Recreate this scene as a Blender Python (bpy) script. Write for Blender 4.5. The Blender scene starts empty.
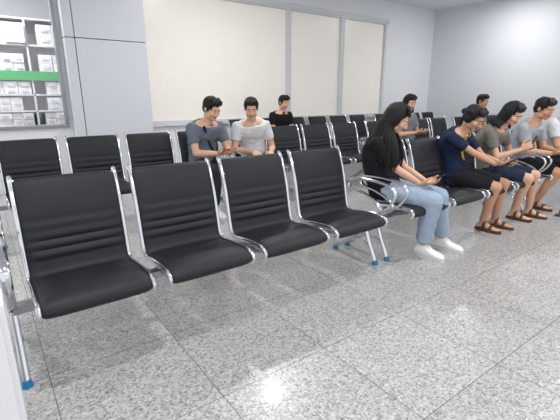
import bpy, bmesh, math, random
from mathutils import Vector, Matrix, noise
random.seed(3)
V=Vector
scene=bpy.context.scene
scene.view_settings.view_transform='Standard'

# ---------------------------------------------------------------- materials
def lin(c):
    return tuple(((x/255)/12.92 if x/255<=0.04045 else ((x/255+0.055)/1.055)**2.4) for x in c)+(1.0,)
def mat(name,rgb,rough=0.5,metal=0.0,bump=0,bscale=50,spec=0.5,var=0.0,stretch=(1,1,1)):
    m=bpy.data.materials.new(name); m.use_nodes=True
    nt=m.node_tree; b=nt.nodes['Principled BSDF']
    b.inputs['Base Color'].default_value=lin(rgb)
    b.inputs['Roughness'].default_value=rough
    b.inputs['Metallic'].default_value=metal
    b.inputs['Specular IOR Level'].default_value=spec
    tc=nt.nodes.new('ShaderNodeTexCoord'); mp=nt.nodes.new('ShaderNodeMapping')
    mp.inputs['Scale'].default_value=stretch
    nt.links.new(tc.outputs['Object'],mp.inputs['Vector'])
    nz=nt.nodes.new('ShaderNodeTexNoise'); nz.inputs['Scale'].default_value=bscale; nz.inputs['Detail'].default_value=4
    nt.links.new(mp.outputs['Vector'],nz.inputs['Vector'])
    if bump>0:
        bp=nt.nodes.new('ShaderNodeBump'); bp.inputs['Strength'].default_value=bump; bp.inputs['Distance'].default_value=0.01
        nt.links.new(nz.outputs['Fac'],bp.inputs['Height']); nt.links.new(bp.outputs['Normal'],b.inputs['Normal'])
    if var>0:
        r=nt.nodes.new('ShaderNodeValToRGB')
        c=lin(rgb)
        r.color_ramp.elements[0].position=0.3; r.color_ramp.elements[1].position=0.7
        r.color_ramp.elements[0].color=tuple(x*(1-var) for x in c[:3])+(1,)
        r.color_ramp.elements[1].color=tuple(min(1,x*(1+var)) for x in c[:3])+(1,)
        nt.links.new(nz.outputs['Fac'],r.inputs['Fac']); nt.links.new(r.outputs['Color'],b.inputs['Base Color'])
    return m
def emis(name,rgb,s):
    m=bpy.data.materials.new(name); m.use_nodes=True
    b=m.node_tree.nodes['Principled BSDF']
    b.inputs['Base Color'].default_value=lin(rgb); b.inputs['Emission Color'].default_value=lin(rgb); b.inputs['Emission Strength'].default_value=s
    return m

def floor_mat():
    m=bpy.data.materials.new('granite_tiles'); m.use_nodes=True; nt=m.node_tree; N=nt.nodes; L=nt.links
    b=N['Principled BSDF']
    tc=N.new('ShaderNodeTexCoord')
    v1=N.new('ShaderNodeTexVoronoi'); v1.inputs['Scale'].default_value=125; L.new(tc.outputs['Object'],v1.inputs['Vector'])
    s1=N.new('ShaderNodeSeparateColor'); L.new(v1.outputs['Color'],s1.inputs['Color'])
    r1=N.new('ShaderNodeValToRGB'); r1.color_ramp.interpolation='CONSTANT'
    e=r1.color_ramp.elements; e[0].position=0; e[0].color=lin((84,82,82)); e[1].position=0.10; e[1].color=lin((126,124,123))
    x=e.new(0.27); x.color=lin((160,158,156)); x=e.new(0.5); x.color=lin((179,177,175)); x=e.new(0.8); x.color=lin((202,201,199))
    L.new(s1.outputs['Red'],r1.inputs['Fac'])
    v2=N.new('ShaderNodeTexNoise'); v2.inputs['Scale'].default_value=45; v2.inputs['Detail'].default_value=6; L.new(tc.outputs['Object'],v2.inputs['Vector'])
    r2=N.new('ShaderNodeValToRGB'); e=r2.color_ramp.elements; e[0].position=.38; e[0].color=lin((145,143,141)); e[1].position=.62; e[1].color=lin((190,189,187))
    L.new(v2.outputs['Fac'],r2.inputs['Fac'])
    mx=N.new('ShaderNodeMix'); mx.data_type='RGBA'; mx.inputs['Factor'].default_value=0.42
    L.new(r1.outputs['Color'],mx.inputs['A']); L.new(r2.outputs['Color'],mx.inputs['B'])
    sp=N.new('ShaderNodeSeparateXYZ'); L.new(tc.outputs['Object'],sp.inputs['Vector'])
    ds=[];fl=[]
    for ax,off in (('X',0.08),('Y',0.15)):
        a=N.new('ShaderNodeMath'); a.operation='SUBTRACT'; a.inputs[1].default_value=off; L.new(sp.outputs[ax],a.inputs[0])
        p=N.new('ShaderNodeMath'); p.operation='PINGPONG'; p.inputs[1].default_value=0.3; L.new(a.outputs[0],p.inputs[0])
        ds.append(p)
        dv=N.new('ShaderNodeMath'); dv.operation='DIVIDE'; dv.inputs[1].default_value=.6; L.new(a.outputs[0],dv.inputs[0])
        ff=N.new('ShaderNodeMath'); ff.operation='FLOOR'; L.new(dv.outputs[0],ff.inputs[0]); fl.append(ff)
    cx=N.new('ShaderNodeCombineXYZ'); L.new(fl[0].outputs[0],cx.inputs[0]); L.new(fl[1].outputs[0],cx.inputs[1])
    wn=N.new('ShaderNodeTexWhiteNoise'); wn.noise_dimensions='3D'; L.new(cx.outputs[0],wn.inputs['Vector'])
    mr=N.new('ShaderNodeMapRange'); mr.inputs['To Min'].default_value=.95; mr.inputs['To Max'].default_value=1.05; L.new(wn.outputs['Value'],mr.inputs['Value'])
    tint=N.new('ShaderNodeVectorMath'); tint.operation='SCALE'; L.new(mx.outputs['Result'],tint.inputs[0]); L.new(mr.outputs[0],tint.inputs['Scale'])
    mn=N.new('ShaderNodeMath'); mn.operation='MINIMUM'; L.new(ds[0].outputs[0],mn.inputs[0]); L.new(ds[1].outputs[0],mn.inputs[1])
    lt=N.new('ShaderNodeMath'); lt.operation='LESS_THAN'; lt.inputs[1].default_value=0.0019; L.new(mn.outputs[0],lt.inputs[0])
    m2=N.new('ShaderNodeMix'); m2.data_type='RGBA'; L.new(lt.outputs[0],m2.inputs['Factor']); L.new(tint.outputs[0],m2.inputs['A']); m2.inputs['B'].default_value=lin((92,90,89))
    L.new(m2.outputs['Result'],b.inputs['Base Color'])
    b.inputs['Roughness'].default_value=0.32
    b.inputs['Specular IOR Level'].default_value=0.5
    b.inputs['Coat Weight'].default_value=0.4
    b.inputs['Coat Roughness'].default_value=0.07
    return m

M={}
M['leather']=mat('black_leather',(27,28,33),0.56,0,0.12,260,0.36)
M['chrome']=mat('chrome',(215,216,220),0.12,1.0)
M['steel']=mat('brushed_steel',(150,152,156),0.32,1.0)
M['blue']=mat('blue_plastic_foot',(30,120,165),0.4)
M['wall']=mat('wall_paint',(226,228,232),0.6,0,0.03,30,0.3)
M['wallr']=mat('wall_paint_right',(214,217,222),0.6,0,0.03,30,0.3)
M['panel']=mat('aluminium_panel',(206,209,215),0.35,0,0,30,0.4)
M['frame']=mat('window_frame_white',(206,208,212),0.35)
M['framegrey']=mat('window_frame_grey',(150,152,156),0.35,0.4)
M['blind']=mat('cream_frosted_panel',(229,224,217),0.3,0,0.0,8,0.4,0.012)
_b=M['blind'].node_tree.nodes['Principled BSDF']; _b.inputs['Emission Color'].default_value=lin((250,243,232)); _b.inputs['Emission Strength'].default_value=.11  # faint self-glow in the panes stands in for light from behind
M['ceil']=mat('ceiling_paint',(232,235,239),0.7)
M['white']=mat('white_laminate',(224,225,228),0.4)
M['green']=mat('green_shelf_band',(50,165,90),0.5)
M['box']=mat('medicine_box',(236,236,238),0.6,0,0,9,0.3,0.03)
M['boxpink']=mat('medicine_box_pink',(232,224,228),0.6)
M['boxgrey']=mat('medicine_box_grey',(216,219,228),0.6)
M['hair']=mat('black_hair',(20,17,17),0.5,0,0.5,60,0.3,0,(6,6,0.6))
M['eye']=mat('eye_white',(230,228,225),0.2)
M['iris']=mat('eye_iris',(35,22,16),0.15)
M['lips']=mat('lips',(165,95,88),0.4)
M['phone']=mat('phone_black',(14,14,18),0.12)
M['phonered']=mat('phone_case_red',(190,30,38),0.35)
M['shoe']=mat('white_sneaker',(228,228,228),0.5,0,0.1,200)
M['sole']=mat('shoe_sole',(206,205,202),0.6)
M['sandal']=mat('sandal_strap',(72,50,40),0.6)
M['floor']=floor_mat()
gl=bpy.data.materials.new('clear_glass'); gl.use_nodes=True; nt=gl.node_tree
for n in list(nt.nodes): nt.nodes.remove(n)
o=nt.nodes.new('ShaderNodeOutputMaterial'); t=nt.nodes.new('ShaderNodeBsdfTransparent'); g=nt.nodes.new('ShaderNodeBsdfGlossy'); g.inputs['Roughness'].default_value=0.03
mm=nt.nodes.new('ShaderNodeMixShader'); mm.inputs[0].default_value=0.08
nt.links.new(t.outputs[0],mm.inputs[1]); nt.links.new(g.outputs[0],mm.inputs[2]); nt.links.new(mm.outputs[0],o.inputs[0]); M['glass']=gl

# ---------------------------------------------------------------- mesh builder
class MB:
    def __init__(s): s.v=[]; s.f=[]; s.m=[]; s.mats=[]
    def mi(s,name):
        if name not in s.mats: s.mats.append(name)
        return s.mats.index(name)
    def add(s,vs,fs,mt):
        o=len(s.v); k=s.mi(mt)
        s.v+= [V(x) for x in vs]; s.f+=[tuple(i+o for i in f) for f in fs]; s.m+=[k]*len(fs)
    def loft(s,rings,mt,cap=True):
        n=len(rings[0]); vs=[p for r in rings for p in r]; fs=[]
        for i in range(len(rings)-1):
            for j in range(n):
                a=i*n+j; b=i*n+(j+1)%n
                fs.append((a,b,b+n,a+n))
        if cap:
            fs.append(tuple(range(n-1,-1,-1))); q=(len(rings)-1)*n; fs.append(tuple(range(q,q+n)))
        s.add(vs,fs,mt)
    def tube(s,pts,rad,mt,n=10,side=None,p=2.0):
        pts=[V(x) for x in pts]
        if not isinstance(rad,list): rad=[rad]*len(pts)
        rings=[]; prev=None
        for i,pt in enumerate(pts):
            if i==0: t=pts[1]-pts[0]
            elif i==len(pts)-1: t=pts[-1]-pts[-2]
            else: t=(pts[i+1]-pts[i]).normalized()+(pts[i]-pts[i-1]).normalized()
            t=t.normalized()
            if side is not None: sd=V(side)
            elif prev is not None: sd=prev
            else: sd=V((1,0,0)) if abs(t.x)<0.8 else V((0,1,0))
            sd=(sd-t*sd.dot(t))
            if sd.length<1e-5: sd=t.orthogonal()
            sd.normalize(); prev=sd; ot=t.cross(sd)
            r=rad[i]; a,b=(r if isinstance(r,tuple) else (r,r))
            ring=[]
            for k in range(n):
                th=2*math.pi*k/n; c,sn=math.cos(th),math.sin(th)
                if p!=2.0:
                    c=math.copysign(abs(c)**(2/p),c); sn=math.copysign(abs(sn)**(2/p),sn)
                ring.append(pt+sd*a*c+ot*b*sn)
            rings.append(ring)
        s.loft(rings,mt)
    def capsule(s,a,b,ra,rb,mt,n=12):
        a=V(a);b=V(b); s.tube([a,b],[ra,rb],mt,n); s.ell(a,(ra,)*3,mt,nu=n,nv=8); s.ell(b,(rb,)*3,mt,nu=n,nv=8)
    def ell(s,c,r,mt,R=None,nu=16,nv=10):
        c=V(c); vs=[];fs=[]
        def tf(p): return c+(R@p if R is not None else p)
        vs.append(tf(V((0,0,r[2]))))
        for i in range(1,nv):
            th=math.pi*i/nv
            for j in range(nu):
                ph=2*math.pi*j/nu
                vs.append(tf(V((r[0]*math.sin(th)*math.cos(ph),r[1]*math.sin(th)*math.sin(ph),r[2]*math.cos(th)))))
        vs.append(tf(V((0,0,-r[2])))); last=len(vs)-1
        for j in range(nu): fs.append((0,1+j,1+(j+1)%nu))
        for i in range(nv-2):
            for j in range(nu):
                a=1+i*nu+j; b=1+i*nu+(j+1)%nu; fs.append((a,a+nu,b+nu,b))
        q=1+(nv-2)*nu
        for j in range(nu): fs.append((last,q+(j+1)%nu,q+j))
        s.add(vs,fs,mt)
    def box(s,c,sz,mt,R=None):
        c=V(c); vs=[]
        for x in (-1,1):
            for y in (-1,1):
                for z in (-1,1):
                    p=V((x*sz[0]/2,y*sz[1]/2,z*sz[2]/2)); vs.append(c+(R@p if R is not None else p))
        s.add(vs,[(0,1,3,2),(4,6,7,5),(0,4,5,1),(2,3,7,6),(0,2,6,4),(1,5,7,3)],mt)
    def mesh(s,name,origin=V((0,0,0)),smooth=True,angle=40):
        me=bpy.data.meshes.new(name); me.from_pydata([tuple(v-origin) for v in s.v],[],s.f)
        for n in s.mats: me.materials.append(M[n])
        me.polygons.foreach_set('material_index',s.m)
        bm=bmesh.new(); bm.from_mesh(me); bmesh.ops.recalc_face_normals(bm,faces=bm.faces)
        if smooth:
            for f in bm.faces: f.smooth=True
            for e in bm.edges:
                if len(e.link_faces)==2 and e.calc_face_angle(0)>math.radians(angle): e.smooth=False
        bm.to_mesh(me); bm.free(); return me
    def obj(s,name,origin=V((0,0,0)),smooth=True,angle=40,bevel=0):
        me=s.mesh(name,origin,smooth,angle); ob=bpy.data.objects.new(name,me); ob.location=origin
        scene.collection.objects.link(ob)
        if bevel:
            b=ob.modifiers.new('bevel','BEVEL'); b.width=bevel; b.segments=2; b.limit_method='ANGLE'
        return ob
def remesh_into(src,dst,mt,voxel,it=4,wr=0,fr=18):
    me=src.mesh('tmp',smooth=False); ob=bpy.data.objects.new('tmp',me); scene.collection.objects.link(ob)
    r=ob.modifiers.new('r','REMESH'); r.mode='VOXEL'; r.voxel_size=voxel
    if it:
        sm=ob.modifiers.new('s','SMOOTH'); sm.factor=0.5; sm.iterations=it
    dg=bpy.context.evaluated_depsgraph_get(); dg.update()
    ev=ob.evaluated_get(dg); m2=bpy.data.meshes.new_from_object(ev)
    vs=[]
    for v in m2.vertices:
        p=v.co.copy()
        if wr:
            q=p*fr; w=noise.noise(q)+0.6*noise.noise(V((q.x*2,q.y*2,q.z*3.5)))
            p+=v.normal*wr*w
        vs.append(p)
    fs=[tuple(p.vertices) for p in m2.polygons]
    dst.add(vs,fs,mt)
    bpy.data.objects.remove(ob); bpy.data.meshes.remove(me); bpy.data.meshes.remove(m2)

def crom(pts,n):
    P=[V(p) for p in pts]; P=[P[0]*2-P[1]]+P+[P[-1]*2-P[-2]]; out=[]
    for i in range(1,len(P)-2):
        for k in range(n):
            t=k/n; a,b,c,d=P[i-1],P[i],P[i+1],P[i+2]
            out.append(0.5*((2*b)+(c-a)*t+(2*a-5*b+4*c-d)*t*t+(3*b-a-3*c+d)*t**3))
    out.append(P[-2]); return out

# ---------------------------------------------------------------- room shell
WY=6.55; WX=9.56; CH=3.3
def slab(name,x0,x1,y0,y1,z0,z1,mt,bevel=0):
    mb=MB(); c=V(((x0+x1)/2,(y0+y1)/2,(z0+z1)/2)); mb.box(c,(x1-x0,y1-y0,z1-z0),mt)
    return mb.obj(name,c if mt!='floor' else V((0,0,0)),smooth=False,bevel=bevel)
slab('floor',-5,WX+.1,-4,9.6,-0.1,0,'floor')
slab('ceiling',-5,WX+.1,-4,9.6,CH,CH+.1,'ceil')
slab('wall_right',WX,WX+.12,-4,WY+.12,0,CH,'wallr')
mb=MB()
def bx(x0,x1,y0,y1,z0,z1,mt): mb.box(((x0+x1)/2,(y0+y1)/2,(z0+z1)/2),(x1-x0,y1-y0,z1-z0),mt)
bx(-5,WX,WY,WY+.12,0,.84,'wall'); bx(-5,WX,WY,WY+.12,2.86,CH,'wall'); bx(7.75,WX,WY,WY+.12,.84,2.86,'wall')
bx(1.05,2.2,WY,WY+.12,.84,2.86,'wall'); bx(-5,-1.6,WY,WY+.12,.84,2.86,'wall')
mb.obj('wall_back',smooth=False)
# column clad with aluminium panels with seams
mb=MB()
for (x0,x1) in ((1.1,1.22),(1.23,2.19)):
    for (z0,z1) in ((0,2.025),(2.035,CH)):
        bx(x0,x1,6.33,6.55,z0,z1,'panel')
mb.obj('wall_column',smooth=False,bevel=0.004)
def window(name,x0,x1,z0,z1,pane,fr='frame',f=.05):
    global mb
    mb=MB()
    bx(x0,x1,WY-.04,WY+.07,z0,z0+f,fr); bx(x0,x1,WY-.04,WY+.07,z1-f,z1,fr)
    bx(x0,x0+f,WY-.04,WY+.07,z0+f,z1-f,fr); bx(x1-f,x1,WY-.04,WY+.07,z0+f,z1-f,fr)
    bx(x0+f,x1-f,WY+.015,WY+.025,z0+f,z1-f,pane)
    return mb.obj(name,smooth=False)
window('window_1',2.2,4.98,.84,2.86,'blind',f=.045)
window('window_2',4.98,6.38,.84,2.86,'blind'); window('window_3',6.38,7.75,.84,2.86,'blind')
window('window_4',-1.6,1.05,.84,2.86,'glass','framegrey',.04)
mb=MB(); bx(2.2,7.8,WY-.06,WY,.80,.86,'frame'); mb.obj('trim_sill',smooth=False)
mb=MB(); bx(2.2,7.8,WY-.06,WY,2.84,2.92,'frame'); mb.obj('trim_header',smooth=False)
mb=MB(); bx(2.2,WX-.015,WY-.015,WY,0,.1,'panel'); mb.obj('baseboard_back',smooth=False)
mb=MB(); bx(WX-.015,WX,-4,WY,0,.1,'panel'); mb.obj('baseboard_right',smooth=False)
# storage room behind the glass
slab('wall_storage_back',-5,3.2,9.3,9.4,0,CH,'wall'); slab('wall_storage_side',3.2,3.3,WY+.12,9.4,0,CH,'wall')
mb=MB()
SX0,SX1=-2.6,1.9; SY=7.7
for z in (.05,.50,.80,1.03,1.28,1.62,2.02,2.40): bx(SX0,SX1,SY,SY+.4,z,z+.022,'white')
for x in (SX0,-1.5,-.35,.8,SX1): bx(x-.012,x+.012,SY,SY+.4,0,2.4,'white')
bx(SX0,SX1,SY+.39,SY+.4,0,2.4,'white')
bx(SX0,SX1,SY-.012,SY,1.51,1.65,'green')
mb.obj('storage_shelf',smooth=False)
mb=MB()
for z,h in ((.53,.25),(.825,.19),(1.055,.2),(1.305,.19),(1.645,.26),(2.045,.3)):
    x=SX0+.03
    while x<SX1-.2:
        w=random.uniform(.14,.21)
        nst=2
        if all(abs(x+w/2-d)>w/2+.013 for d in (-1.5,-.35,.8)):
            for q in range(nst):
                hh=h/nst*.97
                mb.box((x+w/2,SY+.14+random.uniform(-.01,.01),z+h/nst*q+hh/2),(w*.965,.26,hh),random.choice(['box','box','box','box','boxpink','boxgrey']))
                mb.box((x+w/2,SY+.14-.142,z+h/nst*q+hh*.5),(w*.5,.004,hh*.35),'boxgrey')
        x+=w
mb.obj('medicine_boxes',smooth=False)
mb=MB()
for x0,x1 in ((-.95,-.5),(-.4,.0),(.12,.42),(.5,.78)):
    bx(x0,x1,SY-.03,SY-.02,2.06,2.34,random.choice(['boxgrey','box']))
    bx(x0+.05,x1-.05,SY-.034,SY-.03,2.2,2.3,'boxgrey')
mb.obj('posted_notices',smooth=False)
# white cabinet by the first bench
mb=MB(); bx(-.62,-.03,1.60,1.76,.04,.57,'white'); bx(-.60,-.33,1.588,1.602,.07,.54,'white'); bx(-.32,-.05,1.588,1.602,.07,.54,'white')
bx(-.60,-.05,1.61,1.74,0,.04,'framegrey'); bx(-.38,-.36,1.57,1.588,.28,.36,'steel'); bx(-.29,-.27,1.57,1.588,.28,.36,'steel')
mb.obj('low_cabinet',smooth=False,bevel=.003)

# ---------------------------------------------------------------- benches
PITCH=.565; SW=.495
prof=crom([V((0,a,b)) for a,b in [(.014,.37),(.0,.400),(.03,.424),(.12,.428),(.25,.417),(.335,.405),(.385,.425),(.408,.48),(.425,.56),(.450,.68),(.485,.79),(.513,.86),(.53,.885)]],9)
def seat(mb,x0):
    cx=x0+SW/2; n=len(prof); rings=[]
    hw=SW/2-.014
    L=[0]
    for i in range(1,n): L.append(L[-1]+(prof[i]-prof[i-1]).length)
    T=L[-1]
    us=[-1,-.985,-.95,-.88,-.7,-.4,0,.4,.7,.88,.95,.985,1]
    for i,p in enumerate(prof):
        t=(prof[min(i+1,n-1)]-prof[max(i-1,0)]).normalized(); nr=V((0,-t.z,t.y))
        e=min(L[i],T-L[i]); cr=.035
        w=hw if e>cr else hw-(cr-math.sqrt(max(0,cr*cr-(cr-e)**2)))*.8
        eth=min(1,math.sqrt(max(e,0.0001)/.03))
        th=.018
        if p.z>.49 and p.z<.68 and p.y>.38: th+=.013*abs(math.sin(math.pi*(p.z-.49)/.0475))**.7-.003
        elif p.z>=.68: th+=.010*math.sin(math.pi*min(1,(p.z-.68)/.21))**.5+.002
        elif p.y<.36 and L[i]>.03: th+=.008*math.sin(math.pi*min(1,max(0,(p.y)/.36)))**.6
        th*=eth
        fr=[];bk=[]
        for u in us:
            k=(1-abs(u)**5)**.5 if abs(u)<1 else 0
            fr.append(V((cx+u*w,p.y,p.z))+nr*(th*k+.003)); bk.append(V((cx+u*w,p.y,p.z))-nr*(.010*eth))
        rings.append(fr+bk[::-1])
    mb.loft(rings,'leather')
    for sx in (-1,1):
        mb.tube([V((cx+sx*(SW/2-.006),p.y,p.z+.002)) for p in prof[::3]]+[V((cx+sx*(SW/2-.006),prof[-1].y,prof[-1].z))],(.0125,.019),'chrome',10,side=(1,0,0))
        mb.tube([(cx+sx*(SW/2-.03),.36,.40),(cx+sx*(SW/2-.05),.31,.365),(cx+sx*(SW/2-.06),.28,.335)],(.012,.02),'steel',8,side=(1,0,0))
        mb.tube([(cx+sx*(SW/2-.03),.06,.405),(cx+sx*(SW/2-.045),.16,.37),(cx+sx*(SW/2-.06),.27,.335)],(.010,.016),'steel',8,side=(1,0,0))
    mb.tube([(cx-SW/2+.01,.527,.872),(cx+SW/2-.01,.527,.872)],.011,'chrome',8)
def leg(mb,x):
    f=crom([(x,.15,.03),(x,.175,.09),(x,.225,.19),(x,.27,.32)],5); r=crom([(x,.27,.32),(x,.36,.19),(x,.48,.09),(x,.58,.03)],5)
    mb.tube(f,[(.018,.014)]*len(f),'chrome',10,side=(1,0,0)); mb.tube(r,[(.018,.014)]*len(r),'chrome',10,side=(1,0,0))
    a=crom([(x,.19,.12),(x,.28,.155),(x,.40,.15)],4); mb.tube(a,.010,'chrome',8,side=(1,0,0))
    for y in (.145,.585):
        mb.tube([(x,y,0),(x,y,.012),(x,y,.035)],[.024,.024,.017],'blue',14)
def arm(mb,x):
    p=crom([(x,.28,.33),(x,.16,.40),(x,.05,.49),(x,.0,.58),(x,.035,.635),(x,.16,.655),(x,.32,.655),(x,.43,.64),(x,.462,.60),(x,.43,.565),(x,.30,.545),(x,.17,.50),(x,.12,.45),(x,.16,.40)],6)
    mb.tube(p,[(.019,.010)]*len(p),'chrome',10,side=(1,0,0))
    q=crom([(x,.05,.646),(x,.16,.664),(x,.32,.664),(x,.41,.653)],5); mb.tube(q,[(.017,.006)]*len(q),'chrome',8,side=(1,0,0))
cache={}
def bench(x,y,n=4,la=True,ra=True):
    key=(n,la,ra)
    if key not in cache:
        mb=MB(); end=(n-1)*PITCH+SW
        for i in range(n): seat(mb,i*PITCH)
        x0=-.08 if la else .2; x1=end+.08 if ra else end-.2
        mb.box(((min(x0,0.01)+max(x1,end-.01))/2,.28,.33),(max(x1,end-.01)-min(x0,0.01),.06,.04),'steel')
        leg(mb,x0); leg(mb,x1)
        if la: arm(mb,-.08)
        if ra: arm(mb,end+.08)
        cache[key]=mb.mesh('waiting_bench',angle=50)
    ob=bpy.data.objects.new('waiting_bench',cache[key]); ob.location=(x,y,0); scene.collection.objects.link(ob); return ob
R1,R2,R3=1.79,3.92,5.66
bench(.07,R1); bench(2.56,R1); bench(5.05,R1)
bench(.09,R2); bench(2.48,R2,4,False,True); bench(4.90,R2); bench(7.35,R2,4,True,False)
bench(3.43,R3,2,True,False); bench(4.60,R3,4,False,True); bench(7.1,R3,4,True,False)
bench(-2.43,R2,4,True,True)

# ---------------------------------------------------------------- people
def ik(a,b,l1,l2,pole):
    d=b-a; L=min(d.length,(l1+l2)*.998); dn=d.normalized(); b=a+dn*L
    x=(l1*l1-l2*l2+L*L)/(2*L); h=math.sqrt(max(0,l1*l1-x*x))
    p=pole-dn*pole.dot(dn); p.normalize(); return a+dn*x+p*h,b
def hand(dst,w,d,nrm,thumb,skin,curl=.55,sc=1):
    h=MB(); d=d.normalized(); nrm=(nrm-d*nrm.dot(d)).normalized(); lat=d.cross(nrm)*thumb
    h.tube([w-d*.03*sc,w,w+d*.03*sc,w+d*.06*sc,w+d*.088*sc],[(.024*sc,.019*sc),(.026*sc,.018*sc),(.036*sc,.016*sc),(.041*sc,.015*sc),(.039*sc,.011*sc)],skin,14,side=lat)
    for off,ln,k in ((.030,.068,.9),(.010,.078,1),(-.010,.072,1.05),(-.030,.056,1.15)):
        p=w+d*.082*sc+lat*off*sc; a=curl*.5*k; pts=[p]
        for seg in (.45,.31,.24):
            dd=d*math.cos(a)+nrm*math.sin(a)+lat*off*1.5; dd.normalize(); p=p+dd*ln*seg*sc; pts.append(p); a+=curl*k
        h.tube(pts,[.0092*sc,.0088*sc,.008*sc,.0066*sc],skin,10,side=lat); h.ell(pts[-1],(.0066*sc,)*3,skin,nu=8,nv=6)
    p=w+d*.025*sc+lat*.028*sc; pts=[p]
    for seg,(cd,cl,cn) in ((.038,(.7,.6,.35)),(.030,(.85,.25,.45)),(.024,(.9,-.05,.5))):
        dd=(d*cd+lat*cl+nrm*cn).normalized(); p=p+dd*seg*sc; pts.append(p)
    h.tube(pts,[.014*sc,.0115*sc,.010*sc,.008*sc],skin,10); h.ell(pts[-1],(.008*sc,)*3,skin,nu=8,nv=6)
    remesh_into(h,dst,skin,.0035,1)
def sandal_parts(D,F,fd,fs,sc=1):
    ez=V((0,0,1)); n=24; lo=[]
    for k in range(n):
        th=2*math.pi*k/n; q=math.cos(th)
        x=.064+.137*q; wd=(.039+.010*max(0,q))*math.copysign(abs(math.sin(th))**.75,math.sin(th))
        lo.append(F+fd*x*sc+fs*wd*sc)
    D.loft([[p+ez*z for p in lo] for z in (0,.004,.022)],'sandal')
    for q,z,hw in ((.10,.064,.047),(.03,.098,.042)):
        pts=[F+fd*q*sc+fs*hw*math.cos(t)*sc*1.04+ez*(.02+(z-.015)*math.sin(t)) for t in [math.pi*k/8 for k in range(9)]]
        D.tube(pts,[(.014,.004)]*9,'sandal',8,side=fd)

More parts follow.
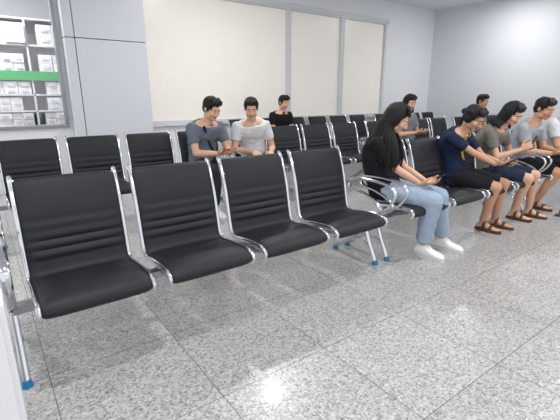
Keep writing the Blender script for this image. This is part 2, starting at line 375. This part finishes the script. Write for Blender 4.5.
def person(name,X,Y,yaw=0,sc=1.0,female=False,lean=8,side=0,slouch=.04,head=(0,20,0),skin='skin',shirt='shirt',pants='pants',
           ankles=((-.12,.36),(.12,.36)),fyaw=(0,0),hands=((-.07,.27,.72),(.07,.27,.72)),hdir=None,leglen='long',shoes='sneaker',hair='short',loose=0.0,curl=.55,sleeve=.62,palm=None,strap=None):
    D=MB(); rz=Matrix.Rotation(math.radians(yaw),3,'Z')
    ex=rz@V((1,0,0)); ef=rz@V((0,-1,0)); ez=V((0,0,1)); O=V((X,Y,0))
    W=lambda x,f,z: O+ex*x+ef*f+ez*z
    hipz=.520
    hips=[W(-.088*sc,0,hipz),W(.088*sc,0,hipz)]
    la=math.radians(lean); sa=math.radians(side)
    up=(ez*math.cos(la)+ef*math.sin(la)+ex*math.sin(sa)).normalized()
    back=(-(ef-up*ef.dot(up))).normalized()
    P0=W(0,-.01,hipz)
    def sp(t):
        u=max(0,min(1,t/.5)); return P0+up*t*sc+back*(slouch*math.sin(math.pi*min(u,1))*1.0)+(-back)*(slouch*.9*max(0,u-.6)*1.5)
    ts=[-.085,-.05,0,.07,.14,.22,.30,.37,.43,.475,.505]
    if female: tw=[.12,.165,.172,.155,.132,.135,.150,.160,.158,.125,.075]
    else: tw=[.12,.158,.162,.155,.148,.155,.168,.182,.182,.145,.085]
    td=[.08,.118,.125,.115,.105,.105,.112,.118,.105,.085,.062]
    def torso(mb,mt,infl,t0,t1):
        pts=[];rr=[]
        for t,a,b in zip(ts,tw,td):
            if t<t0-1e-6 or t>t1+1e-6: continue
            pts.append(sp(t)); rr.append(((a+infl)*sc,(b+infl)*sc))
        mb.tube(pts,rr,mt,28,side=ex,p=2.35)
    shw=.155 if female else .182
    shs=[sp(.425)-ex*shw*sc,sp(.425)+ex*shw*sc]
    headbase=sp(.50)+up*.05*sc
    hr=rz@Matrix.Rotation(math.radians(head[0]),3,'Z')@Matrix.Rotation(math.radians(head[1]),3,'X')@Matrix.Rotation(math.radians(head[2]),3,'Y')
    hs=sc*(.97 if female else 1.0)
    HC=headbase+hr@V((0,-.025,.105))*hs
    H=lambda x,y,z: HC+hr@(V((x,y,z))*hs)
    rs=lambda a,b,c:(a*hs,b*hs,c*hs)
    kn=[];an=[]
    for i in (0,1):
        a=ankles[i]; A=W(a[0],a[1],(a[2] if len(a)>2 else .095))
        k,A=ik(hips[i],A,.425*sc,.415*sc,ef*1.0+ez*.8+ex*(a[0]*.3)); kn.append(k); an.append(A)
    wr=[];el=[]
    for i in (0,1):
        h=hands[i]; w=W(*h); s=-1 if i==0 else 1
        e,w=ik(shs[i],w,.275*sc,.245*sc,ex*s*.55-ef*.35-ez*1.0); el.append(e); wr.append(w)
    B=MB(); torso(B,skin,-.012,-.085,.505)
    B.tube([sp(.44),sp(.50),headbase+hr@V((0,.0,.04))*hs,HC+hr@V((0,.02,-.03))*hs],[.068*sc,(.054 if not female else .047)*sc,(.053 if not female else .045)*sc,.05*sc],skin,16)
    for i in (0,1):
        f=.86 if female else 1
        B.ell(shs[i],(.054*sc*f,)*3,skin)
        m=(shs[i]*.55+el[i]*.45)
        B.tube([shs[i],m,el[i]],[.052*sc*f,.047*sc*f,.039*sc*f],skin,14); B.ell(el[i],(.040*sc*f,)*3,skin)
        m=(el[i]*.7+wr[i]*.3)
        B.tube([el[i],m,wr[i]],[.039*sc*f,.041*sc*f,.026*sc*f],skin,14); B.ell(wr[i],(.025*sc*f,)*3,skin)
        B.ell(hips[i],(.088*sc,)*3,skin); B.tube([hips[i],(hips[i]+kn[i])/2,kn[i]],[.085*sc,.075*sc,.056*sc],skin,16); B.ell(kn[i],(.057*sc,)*3,skin)
        c=kn[i]*.68+an[i]*.32-ef*.012
        B.tube([kn[i],c,kn[i]*.3+an[i]*.7,an[i]],[.052*sc,.056*sc,.042*sc,.036*sc],skin,16)
        fd=(Matrix.Rotation(math.radians(fyaw[i]),3,'Z')@ef); fs=fd.cross(ez)
        F=V((an[i].x,an[i].y,an[i].z-.095))
        rg=[]
        for q,hw,tp in ((-.062,.020,.05),(-.04,.032,.075),(0,.034,.105),(.04,.036,.090),(.09,.042,.062),(.13,.044,.048),(.155,.040,.042)):
            rg.append([F+fd*q*sc+fs*hw*math.cos(th)*sc+ez*(.022+(tp-.022)*(.5+.5*math.copysign(abs(math.sin(th))**.7,math.sin(th)))) for th in [2*math.pi*k/16 for k in range(16)]])
        B.loft(rg,skin)
        if shoes!='sneaker':
            for j,(off,ln) in enumerate(((-.030,.045),(-.012,.042),(.004,.036),(.018,.030),(.031,.022))):
                o2=off*(1 if i==0 else -1)
                B.capsule(F+fd*.145*sc+fs*o2*sc+ez*.034,F+fd*(.150+ln*.8)*sc+fs*o2*sc+ez*.032,.0115 if j==0 else .0085,.010 if j==0 else .0075,skin,8)
    remesh_into(B,D,skin,.009,3)
    for i in (0,1):
        fd=(Matrix.Rotation(math.radians(fyaw[i]),3,'Z')@ef); fs=fd.cross(ez); F=V((an[i].x,an[i].y,an[i].z-.095))
        def outline(z0,z1,mt,g=0):
            rg=[];n=24;lo=[]
            for k in range(n):
                th=2*math.pi*k/n; q=math.cos(th)
                x=.064+(.134+g)*q; wd=(.036+.010*max(0,q)+g)*math.copysign(abs(math.sin(th))**.75,math.sin(th))
                lo.append(F+fd*x*sc+fs*wd*sc)
            for z in (z0,z0+.004,z1): rg.append([p+ez*z for p in lo])
            D.loft(rg,mt)
        if shoes=='sneaker':
            S=MB(); rg=[]
            for q,hw,tp in ((-.072,.020,.05),(-.06,.032,.085),(-.03,.040,.112),(.0,.043,.118),(.035,.043,.108),(.07,.045,.082),(.11,.048,.066),(.15,.047,.056),(.178,.038,.046),(.195,.018,.034)):
                rg.append([F+fd*q*sc+fs*hw*math.copysign(abs(math.cos(th))**.8,math.cos(th))*sc+ez*(.012+(tp-.012)*(.5+.5*math.copysign(abs(math.sin(th))**.75,math.sin(th)))) for th in [2*math.pi*k/20 for k in range(20)]])
            S.loft(rg,'shoe'); remesh_into(S,D,'shoe',.007,2)
            outline(0,.028,'sole',.004)
            for q,z in ((.05,.098),(.07,.085),(.09,.076)):
                D.tube([F+fd*q*sc+fs*.022+ez*(z-.006),F+fd*q*sc+ez*(z+.004),F+fd*q*sc-fs*.022+ez*(z-.006)],.003,'sole',6)
        else: sandal_parts(D,F,fd,fs,sc)
    G=MB(); torso(G,pants,.008,-.085,.07)
    for i in (0,1):
        L=loose
        G.ell(hips[i],(.096*sc,)*3,pants)
        if leglen=='long':
            G.tube([hips[i],(hips[i]+kn[i])/2,kn[i]],[(.094+L*.2)*sc,(.084+L*.5)*sc,(.068+L*.6)*sc],pants,18); G.ell(kn[i],((.068+L*.6)*sc,)*3,pants)
            hem=kn[i]*.10+an[i]*.90
            G.tube([kn[i],kn[i]*.65+an[i]*.35-ef*.01,hem],[(.066+L*.6)*sc,(.062+L*.9)*sc,(.052+L)*sc],pants,18)
        else:
            e=kn[i]*.9+hips[i]*.1
            G.tube([hips[i],(hips[i]+kn[i])/2,e],[.097*sc,.090*sc,.078*sc],pants,18)
    remesh_into(G,D,pants,.010,3,.005,16)
    S=MB(); torso(S,shirt,.014,-.05,.475)
    S.tube([sp(.44),sp(.485),sp(.505)],[(.12*sc,.08*sc),(.082*sc,.066*sc),(.060*sc,.056*sc)],shirt,24,side=ex)
    for i in (0,1):
        f=.9 if female else 1
        S.ell(shs[i],(.063*sc*f,)*3,shirt)
        e=shs[i]*(1-sleeve)+el[i]*sleeve if sleeve<=1 else el[i]
        S.tube([shs[i],(shs[i]+e)/2,e],[.064*sc*f,.063*sc*f,.062*sc*f],shirt,16)
        if sleeve>1:
            S.ell(el[i],(.052*sc,)*3,shirt); S.tube([el[i],el[i]*.1+wr[i]*.9],[.052*sc,.036*sc],shirt,14)
    remesh_into(S,D,shirt,.010,3,.006,15)
    if strap:
        pts=[]
        for k in range(9):
            u=k/8; t=.47-.40*u; pts.append(sp(t)+ex*(-.10+.22*u)*sc-back*(.128-.03*(abs(u-.5)*2)**2)*sc)
        D.tube(pts,[(.016,.005)]*9,strap,8,side=ex)
    for i in (0,1):
        fa=(wr[i]-el[i]).normalized()
        s=1 if i==0 else -1
        d=(fa+ef*.25) if hdir is None else (ex*hdir[i][0]+ef*hdir[i][1]+ez*hdir[i][2])
        nm=(ex*s*.7+ez*.5-ef*.2) if palm is None else (ex*palm[i][0]+ef*palm[i][1]+ez*palm[i][2])
        dn=d.normalized(); n2=(nm-dn*nm.dot(dn)).normalized(); lat=dn.cross(n2)
        th=1 if lat.dot(ez+ef*.2)>0 else -1
        hand(D,wr[i],d,nm,th,skin,curl,sc*(.92 if female else 1))
    K=MB()
    K.ell(H(0,.010,.032),rs(.074,.092,.084),skin,hr,24,16)
    K.ell(H(0,-.030,-.030),rs(.058,.064,.078),skin,hr,20,14)
    K.ell(H(0,-.067,-.087),rs(.026,.024,.020),skin,hr)
    for s in (-1,1):
        K.ell(H(s*.036,-.062,-.028),rs(.026,.028,.026),skin,hr); K.ell(H(s*.045,-.02,-.07),rs(.018,.035,.022),skin,hr)
        K.ell(H(s*.028,-.080,.024),rs(.024,.014,.009),skin,hr)
        K.ell(H(s*.076,.008,-.004),rs(.008,.018,.031),skin,hr)
        K.ell(H(s*.010,-.104,-.034),rs(.009,.010,.008),skin,hr)
    K.tube([H(0,-.088,.012),H(0,-.102,-.012),H(0,-.112,-.030),H(0,-.098,-.040)],[.008*hs,.010*hs,.012*hs,.008*hs],skin,10)
    remesh_into(K,D,skin,.005,2)
    for s in (-1,1):
        D.ell(H(s*.030,-.079,.002),rs(.0145,.012,.0105),'eye',hr,12,8)
        D.ell(H(s*.030,-.0865,.001),rs(.0065,.0055,.0065),'iris',hr,10,8)
        D.ell(H(s*.030,-.083,.010),rs(.016,.012,.006),skin,hr,12,8)
        D.tube([H(s*.014,-.091,.020),H(s*.030,-.094,.025),H(s*.047,-.084,.021)],[.003*hs,.004*hs,.002*hs],'hair',8)
    D.tube([H(-.022,-.088,-.060),H(-.010,-.096,-.056),H(0,-.097,-.058),H(.010,-.096,-.056),H(.022,-.088,-.060)],[.002*hs,.0048*hs,.005*hs,.0048*hs,.002*hs],'lips',8)
    D.tube([H(-.020,-.088,-.062),H(0,-.094,-.067),H(.020,-.088,-.062)],[.002*hs,.0062*hs,.002*hs],'lips',8)
    A=MB(); A.ell(H(0,.022,.040),rs(.086,.098,.090),'hair',hr,24,16); A.ell(H(0,.05,-.005),rs(.073,.062,.075),'hair',hr,20,12)
    for k in range(11):
        x=-.062+k*.0124
        A.tube([H(x*.5,-.02,.128),H(x*.95,-.066,.100),H(x*1.1,-.088+abs(x)*.35,.062)],[.016*hs,.013*hs,.006*hs],'hair',8)
    if hair in('long','bob','bun'):
        for s in (-1,1): A.ell(H(s*.066,.012,-.005),rs(.020,.045,.055),'hair',hr)
    if hair=='bun': A.ell(H(0,.125,.0),rs(.032,.03,.034),'hair',hr)
    remesh_into(A,D,'hair',.006,2,.004,45)
    if hair in('long','bob'):
        Ln=.30 if hair=='long' else .06
        for k in range(46):
            ph=math.radians(58+ (302-58)*k/45); jx=random.uniform(-.006,.006)
            dx,dy=math.sin(ph),-math.cos(ph)
            p0=H(dx*.03,.0+dy*.03+.01,.124); p1=H(dx*.078,.018+dy*.085,.06); p2=H(dx*.090,.018+dy*.092,-.02); p3=H(dx*.092,.025+dy*.088,-.085)
            base=p3; out=(ex*dx*.02-ef*(.018+.03*max(0,dy)))
            if hair=='long' and dy<.35: out=ex*dx*.03+ef*.05*(.35-dy)/.9
            p4=base+out*1.0-ez*Ln*.35; p5=base+out*1.5-ez*Ln*.75; p6=base+out*1.3-ez*(Ln*random.uniform(.9,1.12))
            pts=crom([p0,p1,p2,p3,p4+ex*jx,p5+ex*jx*2,p6+ex*jx*3],3)
            D.tube(pts,[(.014-.006*j/len(pts)) for j in range(len(pts))],'hair',7)
    ob=D.obj(name,O,angle=75)
    return dict(W=W,wr=wr,ex=ex,ef=ef,H=H,sp=sp,ob=ob)
def phone(p,up,face,mt='phone'):
    up=up.normalized(); face=(face-up*face.dot(up)).normalized(); sd=up.cross(face)
    R=Matrix((sd,face,up)).transposed(); mb=MB(); mb.box(p,(.074,.009,.155),mt,R); mb.box(p+face*.0048,(.068,.001,.145),'phone',R)
    return mb.obj('smartphone',smooth=False)

for k,c in dict(skin=(208,164,136),skin2=(192,146,116),shirt_black=(24,24,27),shirt_navy=(30,40,66),shirt_olive=(120,116,108),shirt_lgrey=(160,164,170),
    shirt_bluegrey=(100,108,120),shirt_white=(204,205,208),jeans=(150,166,184),shorts_black=(28,28,33),shorts_navy=(38,46,68),trousers_dark=(40,42,50),trousers_brown=(88,74,66),shirt_grey=(128,130,136)).items():
    if k.startswith('skin'):
        M[k]=mat(k,c,.5,0,.04,120); b=M[k].node_tree.nodes['Principled BSDF']; b.inputs['Subsurface Weight'].default_value=.08; b.inputs['Subsurface Radius'].default_value=(.012,.005,.003)
    else: M[k]=mat('cloth_'+k,c,.85,0,.15,300,.2,.06)
M['strap_yellow']=mat('strap_yellow',(200,172,70),.6)
UP=lambda q:(q['ef']*.8+V((0,0,.6)), -q['ef']*.6+V((0,0,.8)))
def lapphone(q,m='phone'):
    u,fc=UP(q); phone((q['wr'][0]+q['wr'][1])/2+q['ef']*.09+V((0,0,.035)),u,fc,m)
LH=((.3,1,.2),(-.3,1,.2)); LP=((.5,0,1),(-.5,0,1))
# A: woman in black tee and light jeans
a=person('seated_woman',2.69,2.15,yaw=20,sc=.94,female=True,lean=-4,side=-7,slouch=.065,head=(14,30,0),skin='skin',shirt='shirt_black',pants='jeans',
  ankles=((-.01,.34),(.25,.43)),fyaw=(-12,-6),hands=((-.01,.27,.60),(.10,.29,.60)),hair='long',loose=.02,curl=.5,hdir=((.25,1,.1),(-.35,1,.1)),palm=LP)
lapphone(a)
# B
b=person('seated_woman',3.74,2.15,yaw=4,sc=.93,female=True,lean=5,side=-12,slouch=.085,head=(-6,32,0),skin='skin2',shirt='shirt_navy',pants='shorts_black',
  ankles=((.09,.27),(.29,.30)),fyaw=(0,10),hands=((.08,.36,.64),(.18,.37,.65)),hair='bun',leglen='short',shoes='sandal',hdir=LH,palm=LP,strap='strap_yellow')
lapphone(b)
# C
c=person('seated_woman',4.37,2.15,yaw=4,sc=.95,female=True,lean=8,side=-6,slouch=.08,head=(-8,28,0),skin='skin',shirt='shirt_olive',pants='shorts_navy',
  ankles=((.10,.27),(.32,.34)),fyaw=(0,10),hands=((-.05,.30,.76),(.10,.31,.76)),hair='bob',leglen='short',shoes='sandal',hdir=((.3,.8,.6),(-.3,.8,.6)),palm=((1,0,.3),(-1,0,.3)),curl=.7)
phone((c['wr'][0]+c['wr'][1])/2+c['ef']*.07+V((0,0,.07)),c['ef']*.4+V((0,0,.9)),-c['ef']*.9+V((0,0,.4)))
# D
d=person('seated_man',5.18,2.16,yaw=0,sc=.98,lean=8,side=-5,slouch=.06,head=(-10,18,0),skin='skin2',shirt='shirt_lgrey',pants='shorts_black',
  ankles=((-.05,.22),(.15,.50)),fyaw=(0,10),hands=((-.10,.32,.66),(.10,.33,.66)),hair='short',leglen='short',shoes='sandal',hdir=LH,palm=LP)
lapphone(d)
j_=person('seated_man',5.93,2.14,yaw=0,sc=.97,lean=6,slouch=.06,head=(-10,14,0),skin='skin2',shirt='shirt_white',pants='trousers_dark',hands=((-.10,.32,.66),(.10,.33,.66)),hair='short',hdir=LH,palm=LP)
# row 2
e=person('seated_man',2.02,4.22,yaw=6,sc=1.0,lean=10,slouch=.06,head=(6,24,0),skin='skin',shirt='shirt_bluegrey',pants='trousers_dark',
  hands=((-.03,.33,.68),(.11,.35,.68)),hair='short',hdir=((.35,1,.2),(-.35,1,.2)),palm=LP,strap='trousers_dark')
phone((e['wr'][0]+e['wr'][1])/2+e['ef']*.09+V((0,0,.035)),e['ex'],-e['ef']*.6+V((0,0,.8)),'phonered')
f=person('seated_man',2.72,4.22,yaw=-12,sc=1.0,lean=12,side=-11,slouch=.05,head=(-18,18,0),skin='skin',shirt='shirt_white',pants='trousers_brown',
  hands=((-.16,.30,.66),(.06,.33,.64)),hair='short',hdir=((.1,1,-.1),(-.3,1,.0)),palm=((.2,0,-1),(-.3,0,-1)))
g=person('seated_man',4.38,5.97,yaw=0,sc=1.0,lean=4,head=(0,14,0),skin='skin',shirt='shirt_black',pants='trousers_dark',hair='short',palm=LP)
h=person('seated_woman',5.70,4.22,yaw=-8,sc=1.03,female=True,lean=3,side=-10,head=(-6,14,0),skin='skin',shirt='shirt_grey',pants='trousers_dark',hair='bob',palm=LP)
i_=person('seated_man',7.78,4.22,yaw=0,sc=1.02,lean=3,head=(0,12,0),skin='skin2',shirt='shirt_grey',pants='trousers_dark',hair='short',palm=LP)
# loose sandal on the floor near the far right sitter
mb=MB(); dd=V((.9,-.43,0)).normalized(); sandal_parts(mb,V((5.02,1.62,0)),dd,dd.cross(V((0,0,1))),.95); mb.obj('sandal',V((5.02,1.62,0)))

# ---------------------------------------------------------------- lights
M['lamp']=emis('lamp_diffuser',(255,252,246),5)
def downlight(x,y,pw=50):
    mb=MB(); mb.tube([(x,y,CH-.03),(x,y,CH-.002)],[.13,.14],'frame',24); mb.tube([(x,y,CH-.034),(x,y,CH-.029)],[.105,.105],'lamp',24)
    ob=mb.obj('ceiling_downlight_or_fill',V((x,y,CH)))
    l=bpy.data.lights.new('lamp','AREA'); l.shape='DISK'; l.size=.18; l.energy=pw; l.color=(1,.99,.98)
    lo=bpy.data.objects.new('lamp',l); lo.parent=ob; lo.location=(0,0,-.045); scene.collection.objects.link(lo)
downlight(-2.4,4.5,55); downlight(3.11,4.45,54); downlight(8.45,4.35,36)
for x in (-2.4,.3,3.1,5.85,8.4):
    downlight(x,1.2,38 if x<8 else 24); downlight(x,-1.8,36)  # unseen rows added for overall brightness, their floor reflections kept out of view
downlight(0,7.2,85)  # unseen lamp added to brighten the storage room, where ambient hardly reaches
w=bpy.data.worlds.new('world'); scene.world=w; w.use_nodes=True
w.node_tree.nodes['Background'].inputs[0].default_value=(.93,.96,1,1); w.node_tree.nodes['Background'].inputs[1].default_value=1.18

# ---------------------------------------------------------------- camera
yawc=math.radians(53.8); t=math.radians(15.76)
cam=bpy.data.cameras.new('camera'); co=bpy.data.objects.new('camera',cam); scene.collection.objects.link(co)
co.location=(0,0,1.275)
fw=V((math.cos(yawc)*math.cos(t),math.sin(yawc)*math.cos(t),-math.sin(t)))
co.rotation_euler=fw.to_track_quat('-Z','Y').to_euler()
cam.lens=25.97; cam.sensor_width=36; cam.clip_start=.05
scene.camera=co
